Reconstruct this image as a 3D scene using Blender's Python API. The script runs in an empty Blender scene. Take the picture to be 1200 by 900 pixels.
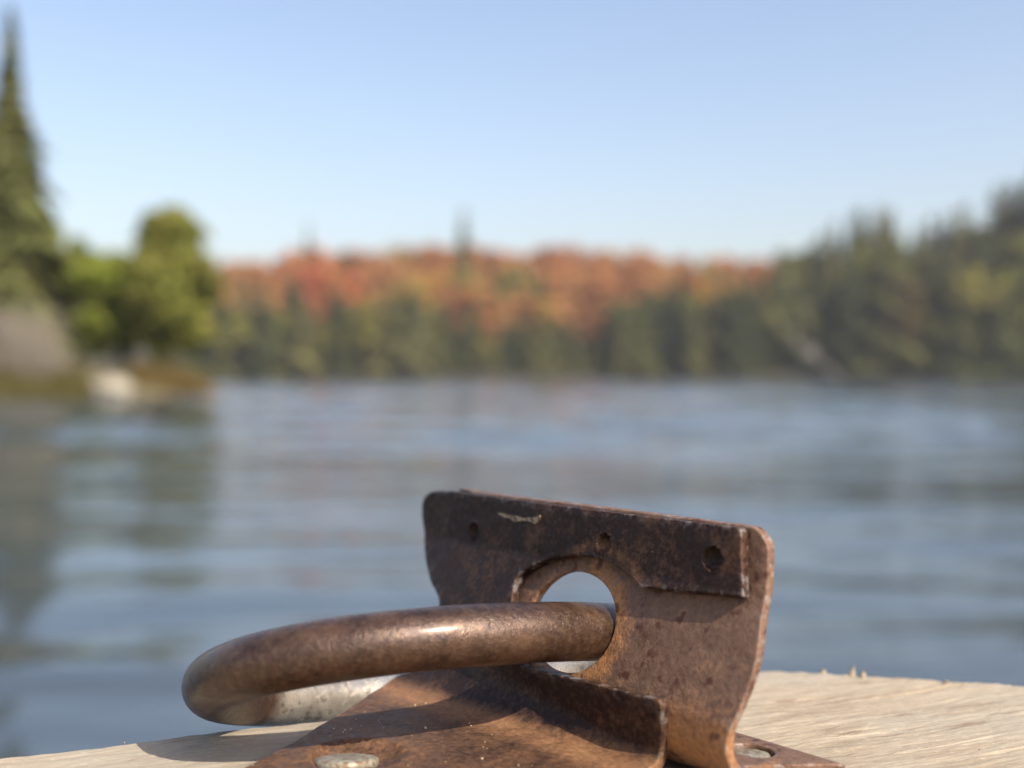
import bpy, bmesh, math, random
import numpy as np
from mathutils import Vector, Matrix, noise
C = bpy.context.scene
COL = C.collection
R_ = math.radians

# ------------------------------------------------------------------ camera, sky, sun, exposure
EYE = 0.62                       # lens height above the lake
FPX = 1300.0                     # focal length in photo pixels (photo 1200 wide)
cam_d = bpy.data.cameras.new('camera')
cam = bpy.data.objects.new('camera', cam_d); COL.objects.link(cam)
cam.location = (0, 0, EYE); cam.rotation_euler = (R_(90), 0, 0)
cam_d.sensor_width = 36; cam_d.lens = 36 * FPX / 1200; cam_d.shift_y = -10 / 1200
cam_d.clip_start = 0.004; cam_d.clip_end = 3000
cam_d.dof.use_dof = True; cam_d.dof.focus_distance = 0.0795; cam_d.dof.aperture_fstop = 22.5
C.camera = cam

SUN_DIR = Vector((0.535, -0.535, 0.655)).normalized()
ELEV = math.asin(SUN_DIR.z); AZ = math.atan2(SUN_DIR.x, SUN_DIR.y)
W = bpy.data.worlds.new('World'); C.world = W; W.use_nodes = True
nt = W.node_tree; nt.nodes.clear()
sky = nt.nodes.new('ShaderNodeTexSky'); sky.sky_type = 'NISHITA'; sky.sun_disc = False
sky.sun_elevation = ELEV; sky.sun_rotation = AZ
sky.altitude = 300; sky.air_density = 1.3; sky.dust_density = 3.0; sky.ozone_density = 1.0
bg = nt.nodes.new('ShaderNodeBackground'); bg.inputs['Strength'].default_value = 0.15
out = nt.nodes.new('ShaderNodeOutputWorld')
wb = nt.nodes.new('ShaderNodeMix'); wb.data_type = 'RGBA'; wb.blend_type = 'MULTIPLY'; wb.inputs[0].default_value = 1.0
wb.inputs[7].default_value = (1.03, 0.978, 1.02, 1)          # the camera's slightly magenta white balance, even over the whole sky
nt.links.new(sky.outputs[0], wb.inputs[6]); nt.links.new(wb.outputs[2], bg.inputs[0]); nt.links.new(bg.outputs[0], out.inputs[0])
sd = bpy.data.lights.new('sun', 'SUN'); sd.energy = 5.0; sd.angle = R_(0.53); sd.color = (1.0, 0.93, 0.82)
sun = bpy.data.objects.new('sun', sd); COL.objects.link(sun)
sun.rotation_euler = SUN_DIR.to_track_quat('Z', 'Y').to_euler(); sun.location = (0, 0, 50)
C.view_settings.view_transform = 'Standard'; C.view_settings.look = 'None'
C.view_settings.exposure = 0.47; C.view_settings.gamma = 1.0
C.render.engine = 'CYCLES'
C.cycles.use_denoising = True
C.cycles.max_bounces = 8; C.cycles.caustics_reflective = False; C.cycles.caustics_refractive = False
C.cycles.sample_clamp_indirect = 4.0
rnd = random.Random(7)
npr = np.random.default_rng(7)

# ------------------------------------------------------------------ small helpers
def tag(o, label=None, cat=None, group=None, kind=None):
    if label: o['label'] = label
    if cat: o['category'] = cat
    if group: o['group'] = group
    if kind: o['kind'] = kind
    return o

def link_mesh(name, me, mat=None, parent=None):
    o = bpy.data.objects.new(name, me); COL.objects.link(o)
    if mat: me.materials.append(mat)
    if parent: o.parent = parent
    return o

def mesh_np(name, verts, faces, mat=None, parent=None, smooth=False):
    me = bpy.data.meshes.new(name)
    me.from_pydata([tuple(v) for v in verts], [], [tuple(int(i) for i in f) for f in faces])
    me.update()
    if smooth: me.polygons.foreach_set('use_smooth', [True] * len(me.polygons))
    return link_mesh(name, me, mat, parent)

def empty(name, loc, rz=0.0):
    o = bpy.data.objects.new(name, None); COL.objects.link(o)
    o.location = loc; o.rotation_euler = (0, 0, rz); o.empty_display_size = 0.01
    return o

class NT:
    """tiny node-tree writer"""
    def __init__(self, name):
        self.m = bpy.data.materials.new(name); self.m.use_nodes = True
        self.t = self.m.node_tree; self.t.nodes.clear()
        self.out = self.t.nodes.new('ShaderNodeOutputMaterial')
    def n(self, typ, **kw):
        nd = self.t.nodes.new(typ)
        for k, v in kw.items(): setattr(nd, k, v)
        return nd
    def set(self, nd, i, v):
        if isinstance(v, bpy.types.NodeSocket): self.t.links.new(v, nd.inputs[i])
        elif v is not None: nd.inputs[i].default_value = v
    def coord(self, scale=(1, 1, 1), kind='Object'):
        tc = self.n('ShaderNodeTexCoord'); mp = self.n('ShaderNodeMapping')
        self.t.links.new(tc.outputs[kind], mp.inputs[0]); mp.inputs['Scale'].default_value = scale
        return mp.outputs[0]
    def noise(self, co, scale, detail=4, rough=0.55, dist=0.0):
        nd = self.n('ShaderNodeTexNoise'); self.set(nd, 'Vector', co)
        nd.inputs['Scale'].default_value = scale; nd.inputs['Detail'].default_value = detail
        nd.inputs['Roughness'].default_value = rough; nd.inputs['Distortion'].default_value = dist
        return nd.outputs['Fac']
    def voro(self, co, scale, feature='F1', out='Distance'):
        nd = self.n('ShaderNodeTexVoronoi', feature=feature); self.set(nd, 'Vector', co)
        nd.inputs['Scale'].default_value = scale
        return nd.outputs[out]
    def ramp(self, fac, stops):
        nd = self.n('ShaderNodeValToRGB'); self.set(nd, 0, fac); e = nd.color_ramp.elements
        while len(e) < len(stops): e.new(0.5)
        for el, (p, c) in zip(e, stops):
            el.position = p; el.color = (c, c, c, 1) if isinstance(c, (int, float)) else (*c, 1)
        return nd.outputs[0]
    def mix(self, fac, a, b, blend='MIX'):
        nd = self.n('ShaderNodeMix', data_type='RGBA', blend_type=blend)
        for sock, v in ((nd.inputs[0], fac), (nd.inputs[6], a), (nd.inputs[7], b)):
            if isinstance(v, bpy.types.NodeSocket): self.t.links.new(v, sock)
            elif isinstance(v, tuple): sock.default_value = (*v, 1)
            else: sock.default_value = v
        return nd.outputs[2]
    def math(self, op, a, b=0.0, c=None):
        nd = self.n('ShaderNodeMath', operation=op); self.set(nd, 0, a); self.set(nd, 1, b)
        if c is not None: self.set(nd, 2, c)
        return nd.outputs[0]
    def bump(self, h, dist, strength=1.0, normal=None):
        nd = self.n('ShaderNodeBump'); self.set(nd, 'Height', h)
        nd.inputs['Distance'].default_value = dist; nd.inputs['Strength'].default_value = strength
        if normal is not None: self.set(nd, 'Normal', normal)
        return nd.outputs[0]
    def attr(self, name):
        nd = self.n('ShaderNodeAttribute'); nd.attribute_name = name; return nd.outputs['Fac']
    def principled(self, **kw):
        nd = self.n('ShaderNodeBsdfPrincipled')
        for k, v in kw.items():
            if isinstance(v, tuple): v = (*v, 1)
            self.set(nd, k.replace('_', ' '), v)
        self.t.links.new(nd.outputs[0], self.out.inputs[0])
        return self.m

# ------------------------------------------------------------------ foreground units and frame
U = 6e-5                          # one foreground unit in metres
HB = 425.0; HW = 443.0            # plate top and wood top below the lens
ang = R_(46); tv = np.array([math.cos(ang), -math.sin(ang)]); nv = np.array([-math.sin(ang), -math.cos(ang)])
O2 = np.array([166.466, 1208.972])
def wpos(P):                      # foreground (X, Y, Z below lens) -> metres
    P = np.asarray(P, float); return P * U + np.array([0, 0, EYE])
def swz(s, w, z):                 # bracket frame -> foreground units
    xy = O2 + s * tv + w * nv; return np.array([xy[0], xy[1], z - HB])
def px_of(P): return np.array([600 + FPX * P[0] / P[1], 440 - FPX * P[2] / P[1]])
def ground_px(px, py, h=HB):
    Y = FPX * h / (py - 440); return np.array([(px - 600) * Y / FPX, Y])
def ground_sw(px, py):
    d = ground_px(px, py) - O2; return d @ tv, d @ nv

# ------------------------------------------------------------------ materials of the foreground
def rust_metal(name, dark, mid, rust, rust_lo, rust_hi, rough=(0.42, 0.65), metallic=0.55, bump=1.0, spots=None, spec=0.4):
    n = NT(name); co = n.coord((1 / U,) * 3)
    big = n.noise(co, 0.012, 5, 0.6, 0.0); fine = n.noise(co, 0.16, 5, 0.65); mid_n = n.noise(co, 0.045, 6, 0.65)
    grit = n.voro(co, 0.22)
    c = n.mix(n.ramp(mid_n, [(0.32, 0), (0.68, 1)]), dark, mid)
    c = n.mix(n.ramp(fine, [(0.35, 0.0), (0.7, 0.4)]), c, tuple(min(1, x * 1.7 + 0.015) for x in mid))
    dep = n.math('MULTIPLY', n.attr('deposit'), 0.42)
    edge = n.attr('edge')
    rf = n.math('ADD', n.math('ADD', n.math('MULTIPLY', big, 0.4), n.math('ADD', n.math('MULTIPLY', mid_n, 0.3), n.math('MULTIPLY', fine, 0.3))), dep)
    rf = n.math('ADD', rf, n.math('MULTIPLY', edge, 0.02))
    rfac = n.ramp(rf, [(rust_lo, 0), (rust_hi, 0.85)])
    rc = n.mix(n.ramp(fine, [(0.3, 0), (0.7, 1)]), rust, tuple(min(1, x * 1.55) for x in rust))
    c = n.mix(rfac, c, rc)
    if spots:
        sp = n.ramp(n.noise(co, 0.06, 1.5, 0.5, 0.0), [(0.60, 0), (0.70, 0.75)])
        c = n.mix(sp, c, spots)
    # bare metal where the edge has been rubbed
    wear_and_sun = n.math('MULTIPLY', edge, n.ramp(n.noise(co, 0.07, 4, 0.6), [(0.50, 0), (0.62, 0.5)]))
    c = n.mix(wear_and_sun, c, (0.34, 0.29, 0.26))
    # pale grit stuck in the surface
    gf = n.ramp(n.voro(co, 0.11), [(0.0, 1), (0.10, 0.0)])
    gsel = n.math('MULTIPLY', gf, n.ramp(n.noise(co, 0.03, 2, 0.5), [(0.52, 0), (0.6, 0.7)]))
    c = n.mix(gsel, c, (0.55, 0.44, 0.30))
    rg = n.ramp(n.noise(co, 0.09, 5, 0.6), [(0.3, rough[0]), (0.7, rough[1])])
    rg = n.math('ADD', rg, n.math('MULTIPLY', rfac, 0.16))
    met = n.math('SUBTRACT', metallic, n.math('MULTIPLY', rfac, metallic * 0.75))
    h = n.math('ADD', n.math('MULTIPLY', fine, 0.7), n.math('MULTIPLY', n.noise(co, 0.5, 3, 0.6), 0.35))
    h = n.math('ADD', h, n.math('MULTIPLY', rfac, 0.5))
    nb = n.bump(h, 1.6 * U * bump, 0.55)
    nb = n.bump(n.noise(co, 0.035, 3, 0.5), 5 * U, 0.35, nb)
    return n.principled(Base_Color=c, Metallic=met, Roughness=rg, Normal=nb, Specular_IOR_Level=spec)

M_front = rust_metal('dark_patina_steel', (0.018, 0.009, 0.0075), (0.032, 0.0155, 0.011), (0.25, 0.125, 0.058), 0.50, 1.15, metallic=0.35, spec=0.3)
M_back = rust_metal('rusty_steel', (0.10, 0.053, 0.034), (0.19, 0.108, 0.068), (0.32, 0.145, 0.05), 0.57, 0.88,
                    rough=(0.5, 0.7), metallic=0.35, bump=2.2, spots=(0.075, 0.022, 0.012))

def ring_metal():
    n = NT('brown_ring_steel'); co = n.coord((1 / U,) * 3)
    a = n.noise(co, 0.02, 6, 0.65, 0.3); f = n.noise(co, 0.13, 5, 0.7)
    c = n.ramp(a, [(0.30, (0.022, 0.0105, 0.007)), (0.5, (0.052, 0.026, 0.0155)), (0.72, (0.115, 0.063, 0.037))])
    c = n.mix(n.ramp(f, [(0.42, 0), (0.72, 0.5)]), c, (0.18, 0.108, 0.065))
    c = n.mix(n.ramp(f, [(0.28, 0.6), (0.42, 0)]), c, (0.06, 0.034, 0.024))
    w = n.attr('wear_and_sun')
    c = n.mix(n.math('MULTIPLY', w, n.ramp(a, [(0.25, 0.5), (0.6, 0.95)])), c, (0.80, 0.71, 0.58))  # silver of the sunlit far arc painted into the colour, along with wear
    pits = n.ramp(n.voro(co, 0.075), [(0.08, 0.9), (0.2, 0.0)])
    scl = n.ramp(n.noise(co, 0.05, 6, 0.7), [(0.56, 0), (0.6, 0.5)]); c = n.mix(scl, c, (0.06, 0.028, 0.017))
    c = n.mix(n.math('MULTIPLY', pits, 0.5), c, (0.05, 0.03, 0.022))
    rg = n.ramp(n.noise(co, 0.06, 5, 0.6), [(0.3, 0.25), (0.7, 0.45)])
    rg = n.math('SUBTRACT', rg, n.math('MULTIPLY', w, 0.10))
    h = n.math('ADD', n.math('MULTIPLY', f, 0.6), n.math('MULTIPLY', n.noise(co, 0.4, 3, 0.65), 0.7))
    h = n.math('SUBTRACT', h, n.math('MULTIPLY', pits, 0.25)); h = n.math('ADD', h, n.math('MULTIPLY', scl, 0.4))
    nb = n.bump(h, 1.3 * U, 0.6)
    nb = n.bump(n.noise(co, 0.03, 4, 0.6), 3 * U, 0.3, nb)
    return n.principled(Base_Color=c, Metallic=n.math('ADD', 0.45, n.math('MULTIPLY', w, 0.3)), Roughness=rg, Normal=nb, Coat_Weight=0.22, Coat_Roughness=0.2)
M_ring = ring_metal()

def wood_mat():
    n = NT('weathered_wood')
    co = n.coord((1 / U,) * 3)
    st = n.n('ShaderNodeMapping'); n.t.links.new(co, st.inputs[0]); st.inputs['Scale'].default_value = (0.10, 1, 0.3)
    g1 = n.noise(st.outputs[0], 0.05, 6, 0.62, 0.6); g2 = n.noise(st.outputs[0], 0.2, 4, 0.6, 0.2)
    b = n.noise(co, 0.006, 4, 0.55)
    c = n.ramp(g1, [(0.25, (0.22, 0.165, 0.11)), (0.45, (0.33, 0.26, 0.178)), (0.62, (0.39, 0.322, 0.228)), (0.8, (0.44, 0.375, 0.28))])
    c = n.mix(n.ramp(g2, [(0.28, 0.6), (0.45, 0)]), c, (0.22, 0.16, 0.11))
    c = n.mix(n.ramp(b, [(0.40, 0), (0.6, 0.75)]), c, (0.34, 0.29, 0.22))
    c = n.mix(n.ramp(n.noise(co, 0.1, 3, 0.6), [(0.55, 0), (0.72, 0.35)]), c, (0.52, 0.465, 0.37))
    fl = n.n('ShaderNodeMapping'); n.t.links.new(co, fl.inputs[0]); fl.inputs['Scale'].default_value = (0.22, 1, 0.3)
    fk = n.ramp(n.noise(fl.outputs[0], 0.05, 4, 0.6, 0.3), [(0.62, 0), (0.70, 0.7)])
    c = n.mix(fk, c, (0.19, 0.13, 0.085))
    sn = n.math('MULTIPLY', n.attr('stain'), n.ramp(n.noise(co, 0.03, 5, 0.65), [(0.3, 0.25), (0.65, 1.0)]))
    c = n.mix(sn, c, (0.115, 0.055, 0.024))
    h = n.math('ADD', n.math('MULTIPLY', g1, 0.6), n.math('MULTIPLY', g2, 0.6))
    h = n.math('SUBTRACT', h, n.math('MULTIPLY', fk, 0.5))
    nb = n.bump(h, 3.5 * U, 0.4)
    nb = n.bump(n.noise(co, 0.25, 4, 0.6), 1.5 * U, 0.5, nb)
    return n.principled(Base_Color=c, Roughness=0.78, Normal=nb, Specular_IOR_Level=0.3)
M_wood = wood_mat()

def screw_mat():
    n = NT('dull_zinc'); co = n.coord((1 / U,) * 3)
    a = n.noise(co, 0.05, 5, 0.6)
    c = n.ramp(a, [(0.3, (0.20, 0.175, 0.125)), (0.6, (0.36, 0.33, 0.25)), (0.8, (0.45, 0.40, 0.30))])
    c = n.mix(n.ramp(n.noise(co, 0.12, 4), [(0.44, 0), (0.60, 0.8)]), c, (0.16, 0.085, 0.04))
    return n.principled(Base_Color=c, Metallic=0.35, Roughness=0.6, Normal=n.bump(a, 2 * U, 0.5))
M_screw = screw_mat()

# ------------------------------------------------------------------ sheet-metal builder (flat outline -> bent sheet with rounded edges)
T = 14.0
def bowf(s): return -0.12 * np.clip(100 - s, 0, 700) ** 2 / 1000
def front_map(s, v):
    """front/top face of the front plate: returns (s, w, z) and the normal in (s, w, z)"""
    k = min(max((-s - 20) / 300.0, 0), 1); R = 13 + 38 * k * k * (3 - 2 * k)
    if v >= R: th = 0.0; w = 0.0; z = v
    elif v > R - R * math.pi / 2:
        th = (R - v) / R; w = R * (1 - math.cos(th)); z = R * (1 - math.sin(th))
    else:
        th = math.pi / 2; w = R + (R - R * math.pi / 2 - v); z = 0.0
    g = float(np.interp(z, [0, 8, 30, 70, 110, 150, 190, 268, 300], [0, 0.5, 3, 9, -10, -31, -51, -63, -66]))
    gs = float(np.interp(z, [0, 45, 110, 160, 230, 290], [0.0, 0.14, -0.47, -0.5, -0.16, -0.15]))
    f = 1.0 if th == 0 else max(0.0, 1 - th / (math.pi / 2))
    w += g + bowf(s) * min(1.0, f * 1.0 + (0.0 if f else 0.0))
    b = 0.24 * max(0, 100 - s) / 1000 * f
    nn = np.array([-b * math.cos(th), math.cos(th), math.sin(th) - gs * math.cos(th)])
    return np.array([s, w, z]), nn / np.linalg.norm(nn)
RO = 46.0
def back_map(s, v):
    """front (outer) face of the back plate"""
    zc = RO - T
    if v >= zc: th = 0.0; w = -T - 1; z = v
    elif v > zc - RO * math.pi / 2:
        th = (zc - v) / RO; w = -T - 1 - RO + RO * math.cos(th); z = zc - RO * math.sin(th)
    else:
        th = math.pi / 2; w = -T - 1 - RO - (zc - RO * math.pi / 2 - v); z = -T
    f = max(0.0, 1 - th / (math.pi / 2))
    w += bowf(s) * f
    w += float(np.interp(z, [0, 34, 60, 190, 270], [4, 9, 8, -52, -65])) * f
    b = 0.24 * max(0, 100 - s) / 1000 * f
    nn = np.array([-b * math.cos(th), math.cos(th), -math.sin(th)])
    return np.array([s, w, z]), nn / np.linalg.norm(nn)

def inv(mapf, px, py, s0=-100.0, v0=120.0):
    """(s, v) whose face point projects to a photo pixel"""
    x = np.array([s0, v0])
    def f(q): return px_of(swz(*mapf(q[0], q[1])[0])) - np.array([px, py])
    for _ in range(60):
        r = f(x)
        if np.abs(r).max() < 0.02: break
        J = np.stack([(f(x + e) - r) / 0.5 for e in (np.array([0.5, 0]), np.array([0, 0.5]))], 1)
        d = np.linalg.solve(J + 1e-6 * np.eye(2), -r); m = np.abs(d).max()
        x = x + d * min(1, 40 / m)
    return x

def smooth_line(pts, closed=False, step=5.0, corners=()):
    """Catmull-Rom through the points, kept sharp at the listed corners, resampled"""
    pts = [np.asarray(p, float) for p in pts]; n = len(pts); outp = []
    rng = range(n if closed else n - 1)
    for i in rng:
        p1, p2 = pts[i], pts[(i + 1) % n]
        p0 = pts[(i - 1) % n] if (closed or i > 0) else p1
        p3 = pts[(i + 2) % n] if (closed or i < n - 2) else p2
        if i in corners: p0 = p1
        if (i + 1) % n in corners: p3 = p2
        m = max(1, int(round(np.linalg.norm(p2 - p1) / step)))
        for j in range(m):
            t = j / m
            outp.append(0.5 * ((2 * p1) + (p2 - p0) * t + (2 * p0 - 5 * p1 + 4 * p2 - p3) * t * t + (3 * p1 - p0 - 3 * p2 + p3) * t ** 3))
    if not closed: outp.append(pts[-1])
    return np.array(outp)

def round_corner(pts, idx, r, n=4):
    outp = []
    N = len(pts)
    for i, p in enumerate(pts):
        if i in idx:
            a = pts[(i - 1) % N] - p; b = pts[(i + 1) % N] - p
            la, lb = np.linalg.norm(a), np.linalg.norm(b); rr = min(r, la * .45, lb * .45)
            q0 = p + a / la * rr; q1 = p + b / lb * rr
            for j in range(n + 1):
                t = j / n; outp.append((1 - t) ** 2 * q0 + 2 * t * (1 - t) * p + t * t * q1)
        else: outp.append(p)
    return outp

def inset(loop, d):
    """offset a closed loop to its left by d"""
    a = np.roll(loop, 1, 0); b = np.roll(loop, -1, 0); t = b - a; t /= np.linalg.norm(t, axis=1)[:, None]
    return loop + d * np.stack([-t[:, 1], t[:, 0]], 1)

def dist_loops(P, loops):
    best = np.full(len(P), 1e9)
    for L in loops:
        A = L; B = np.roll(L, -1, 0); AB = B - A; ll = (AB ** 2).sum(1) + 1e-12
        for i in range(len(A)):
            t = np.clip(((P - A[i]) @ AB[i]) / ll[i], 0, 1)
            best = np.minimum(best, np.linalg.norm(P - (A[i] + t[:, None] * AB[i]), axis=1))
    return best

def area2(L): return 0.5 * np.sum(L[:, 0] * np.roll(L[:, 1], -1) - np.roll(L[:, 0], -1) * L[:, 1])

def sheet(name, outline, holes, mapf, mat, parent, dims=(), deposit=None, seed=0, er=2.2, jitter=0.4, scut=(), vcut=()):
    loops = [outline if area2(outline) > 0 else outline[::-1]]
    loops += [h if area2(h) < 0 else h[::-1] for h in holes]
    for k, L in enumerate(loops):                      # slightly uneven cut edges
        loops[k] = np.array([p + jitter * np.array([noise.noise(Vector((p[0] * .07, p[1] * .07, seed))), noise.noise(Vector((p[0] * .07, p[1] * .07, seed + 9)))]) for p in L])
    bm = bmesh.new(); es = []
    def add_loop(L):
        vs = [bm.verts.new((p[0], p[1], 0)) for p in L]
        for i in range(len(vs)): es.append(bm.edges.new((vs[i], vs[(i + 1) % len(vs)])))
        return vs
    rings = []
    for L in loops:
        prev = add_loop(L); rings.append(prev)
        for d in (er * 0.12, er * 0.42, er):
            cur = [bm.verts.new((p[0], p[1], 0)) for p in inset(L, d)]
            for i in range(len(cur)):
                j = (i + 1) % len(cur); bm.faces.new((prev[i], prev[j], cur[j], cur[i]))
            prev = cur
        rings[-1] = prev
    fe = []
    for R in rings:
        for i in range(len(R)):
            fe.append(bm.edges.get((R[i], R[(i + 1) % len(R)])))
    bmesh.ops.triangle_fill(bm, use_beauty=True, use_dissolve=False, edges=fe)
    mn = loops[0].min(0); mx = loops[0].max(0)
    sl = list(np.arange(mn[0] + 8, mx[0], 22.0)) + list(scut); vl = list(np.arange(mn[1] + 8, mx[1], 22.0)) + list(vcut)
    for (ds, dv, dr, dd) in dims:
        sl += list(ds + np.linspace(-dr * 1.4, dr * 1.4, 13)); vl += list(dv + np.linspace(-dr * 1.4, dr * 1.4, 13))
    for x in sl: bmesh.ops.bisect_plane(bm, geom=bm.verts[:] + bm.edges[:] + bm.faces[:], plane_co=(x, 0, 0), plane_no=(1, 0, 0), dist=1e-4)
    for y in vl: bmesh.ops.bisect_plane(bm, geom=bm.verts[:] + bm.edges[:] + bm.faces[:], plane_co=(0, y, 0), plane_no=(0, 1, 0), dist=1e-4)
    bmesh.ops.remove_doubles(bm, verts=bm.verts[:], dist=0.02)
    bmesh.ops.triangulate(bm, faces=bm.faces[:])
    bmesh.ops.recalc_face_normals(bm, faces=bm.faces[:])
    bm.verts.ensure_lookup_table(); bm.verts.index_update()
    P2 = np.array([v.co[:2] for v in bm.verts]); d = dist_loops(P2, loops)
    nv_ = len(P2); front = np.zeros((nv_, 3)); back = np.zeros((nv_, 3)); dep = np.zeros(nv_); edg = np.zeros(nv_)
    for i, (s, v) in enumerate(P2):
        p, nn = mapf(s, v)
        dd_ = min(d[i], er); rd = er - math.sqrt(max(0, er * er - (er - dd_) ** 2))
        off = 0.9 * noise.noise(Vector((s * .02, v * .02, seed + 3.3))) + 0.35 * noise.noise(Vector((s * .09, v * .09, seed)))
        for (ds, dv, dr, dep_) in dims:
            q = math.hypot(s - ds, v - dv) / dr
            if q < 1: off -= dep_ * math.sqrt(1 - q * q) ** 0.8
            elif q < 1.4: off += dep_ * 0.14 * (1.4 - q) / 0.4
        a = p + nn * (off - rd); b = p - nn * (T - rd)
        front[i] = wpos(swz(*a)); back[i] = wpos(swz(*b))
        dep[i] = deposit(s, v, p) if deposit else 0; edg[i] = max(0, 1 - d[i] / 4.5)
    faces = []
    for f in bm.faces:
        ix = [v.index for v in f.verts]
        if f.normal.z < 0: ix = ix[::-1]
        faces.append(ix)
    flip = np.dot(np.cross(tv.tolist() + [0], [0, 0, 1]), list(nv) + [0]) < 0   # is (s, v) right-handed about the front normal?
    F = []
    for ix in faces:
        F.append(ix[::-1] if flip else ix); F.append([i + nv_ for i in (ix if flip else ix[::-1])])
    cnt = {}
    for ix in faces:
        for i in range(3): cnt[(ix[i], ix[(i + 1) % 3])] = 1
    for (a, b) in cnt:
        if (b, a) not in cnt:
            q = [b, a, a + nv_, b + nv_]; F.append(q[::-1] if flip else q)
    bm.free()
    o = mesh_np(name, np.vstack([front, back]), F, mat, None, True)
    me = o.data
    for nm, arr in (('deposit', dep), ('edge', edg)):
        at = me.attributes.new(nm, 'FLOAT', 'POINT'); at.data.foreach_set('value', np.concatenate([arr, arr]).astype(np.float32))
    bmx = bmesh.new(); bmx.from_mesh(me); bmesh.ops.recalc_face_normals(bmx, faces=bmx.faces[:]); bmx.to_mesh(me); bmx.free()
    base = parent.location
    for v in me.vertices: v.co -= base
    o.parent = parent
    return o

# ------------------------------------------------------------------ the bracket
root = empty('ring_bracket', Vector(wpos(swz(-150, 0, -T))))
tag(root, 'rusty brown folded steel bracket with a round hole, fixed to the pale wooden dock', 'bracket')

fi = lambda x, y, s0=-150, v0=120: inv(front_map, x, y, s0, v0)
bi = lambda x, y, s0=0, v0=120: inv(back_map, x, y, s0, v0)
# front plate: outline clockwise in the photo, pixels turned into sheet coordinates
hemL = [fi(514, 708), fi(503, 678), fi(497, 645), fi(495, 610)]
hemT = [fi(496, 585), fi(508, 575.5), fi(530, 575.5), fi(700, 598), fi(868, 618)]
hemR = [fi(869, 660), fi(870, 699)]
slot_px = [(750, 688), (737, 675), (717, 661), (695, 653), (672, 650.5), (648, 654), (622, 664), (606, 676), (600, 695), (600, 715), (602, 735), (605, 756), (608, 770)]
slot = [fi(*p) for p in slot_px]
tabT = [fi(612, 781), fi(690, 800), fi(774, 820)]
tabR = [np.array([tabT[-1][0] - 1, 40.0]), np.array([tabT[-1][0] - 5, 14.0]), np.array([tabT[-1][0] - 7, -12.0]), np.array([tabT[-1][0] - 6, -60.0])]
baseR = [np.array([10.0, -180.0]), np.array([20.0, -420.0])]
baseL = [np.array([-280.0, -420.0]), fi(295, 895, -317, -320), fi(340, 871, -346, -250), fi(417, 824, -420, -100), fi(455, 798, -470, 0)]
flare = [fi(487, 782, -440, 30), fi(510, 755, -400, 70)]
pts = hemL + hemT + hemR + slot + tabT + tabR + baseR + baseL + flare
k = len(hemL)
iTR = k + 4; iBR = iTR + 2; iTabL = iBR + len(slot) + 1; iTabR = iTabL + 2
corner = {iTR, iBR, iTabR, iTabR + 5, iTabR + 6, iTabR + 7}
FO = smooth_line(round_corner(pts, {iTR, iTabR}, 7), True, 5.0,
                 corners=())if False else None
def seg(pl, step=5.0): return smooth_line(pl, False, step)[:-1]
parts_ = [seg([pts[-1]] + hemL + hemT[:2] + [hemT[2]]), seg(hemT[2:4] + [hemT[4] + (hemT[3] - hemT[4]) * 0.05]),
          seg([hemT[4] + (hemT[3] - hemT[4]) * 0.05, hemT[4] + np.array([0.2, -3]), hemR[0]], 3), seg(hemR),
          seg([hemR[-1], slot[0]]), seg(slot + [tabT[0]]), seg(tabT[:2] + [tabT[2] + (tabT[1] - tabT[2]) * .06]),
          seg([tabT[2] + (tabT[1] - tabT[2]) * .06, tabT[2] + np.array([0.0, -4]), tabR[0]], 3), seg(tabR + baseR, 10),
          seg([baseR[-1], baseL[0]], 12), seg([baseL[0], baseL[1]], 12), seg(baseL[1:] + flare, 5)]
FO = np.vstack(parts_)
# dimples and the screw hole
dims_f = [(*fi(555, 623), 12, 9.0), (*fi(708, 637), 11.5, 10.0), (*fi(835, 655), 13, 10.0)]
hs, hw = ground_sw(408, 885.5)
Rl = 54.0
def w2v(s, w):
    k = min(max((-s - 20) / 300.0, 0), 1); R = 13 + 38 * k * k * (3 - 2 * k); return R + R - R * math.pi / 2 - w
hole_c = np.array([hs, w2v(hs, hw)])
a_ = np.linspace(0, 2 * math.pi, 41)[:-1]
hole_f = hole_c + np.stack([30 * np.cos(a_), 30 * np.sin(a_)], 1)
dims_f.append((hole_c[0] + 5, hole_c[1] + 8, 50, 13.0))
def dep_front(s, v, p):
    d = 0.0
    if v < 60: d = max(d, math.exp(-((p[1] - 34) / 46) ** 2) * 0.9 * math.exp(-(max(0, p[2] - 2) / 7.0) ** 2))           # rust washed into the bend
    d = max(d, 0.4 * math.exp(-((math.hypot(s + 150, v - 130) - 86) / 7) ** 2) if v > 60 else d)   # rim of the slot
    d = max(d, 0.45 * math.exp(-(math.hypot(s - hole_c[0], v - hole_c[1]) - 44) ** 2 / 300))
    if v > 60: d = max(d, 0.07 * min(1, max(0, (s + 200) / 250)))
    if v < -20: d = max(d, 0.42)
    return d
front = sheet('front_plate', FO, [hole_f], front_map, M_front, root, dims_f, dep_front, 1.0,
              vcut=list(np.arange(-70, 60, 5.0)))
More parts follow.
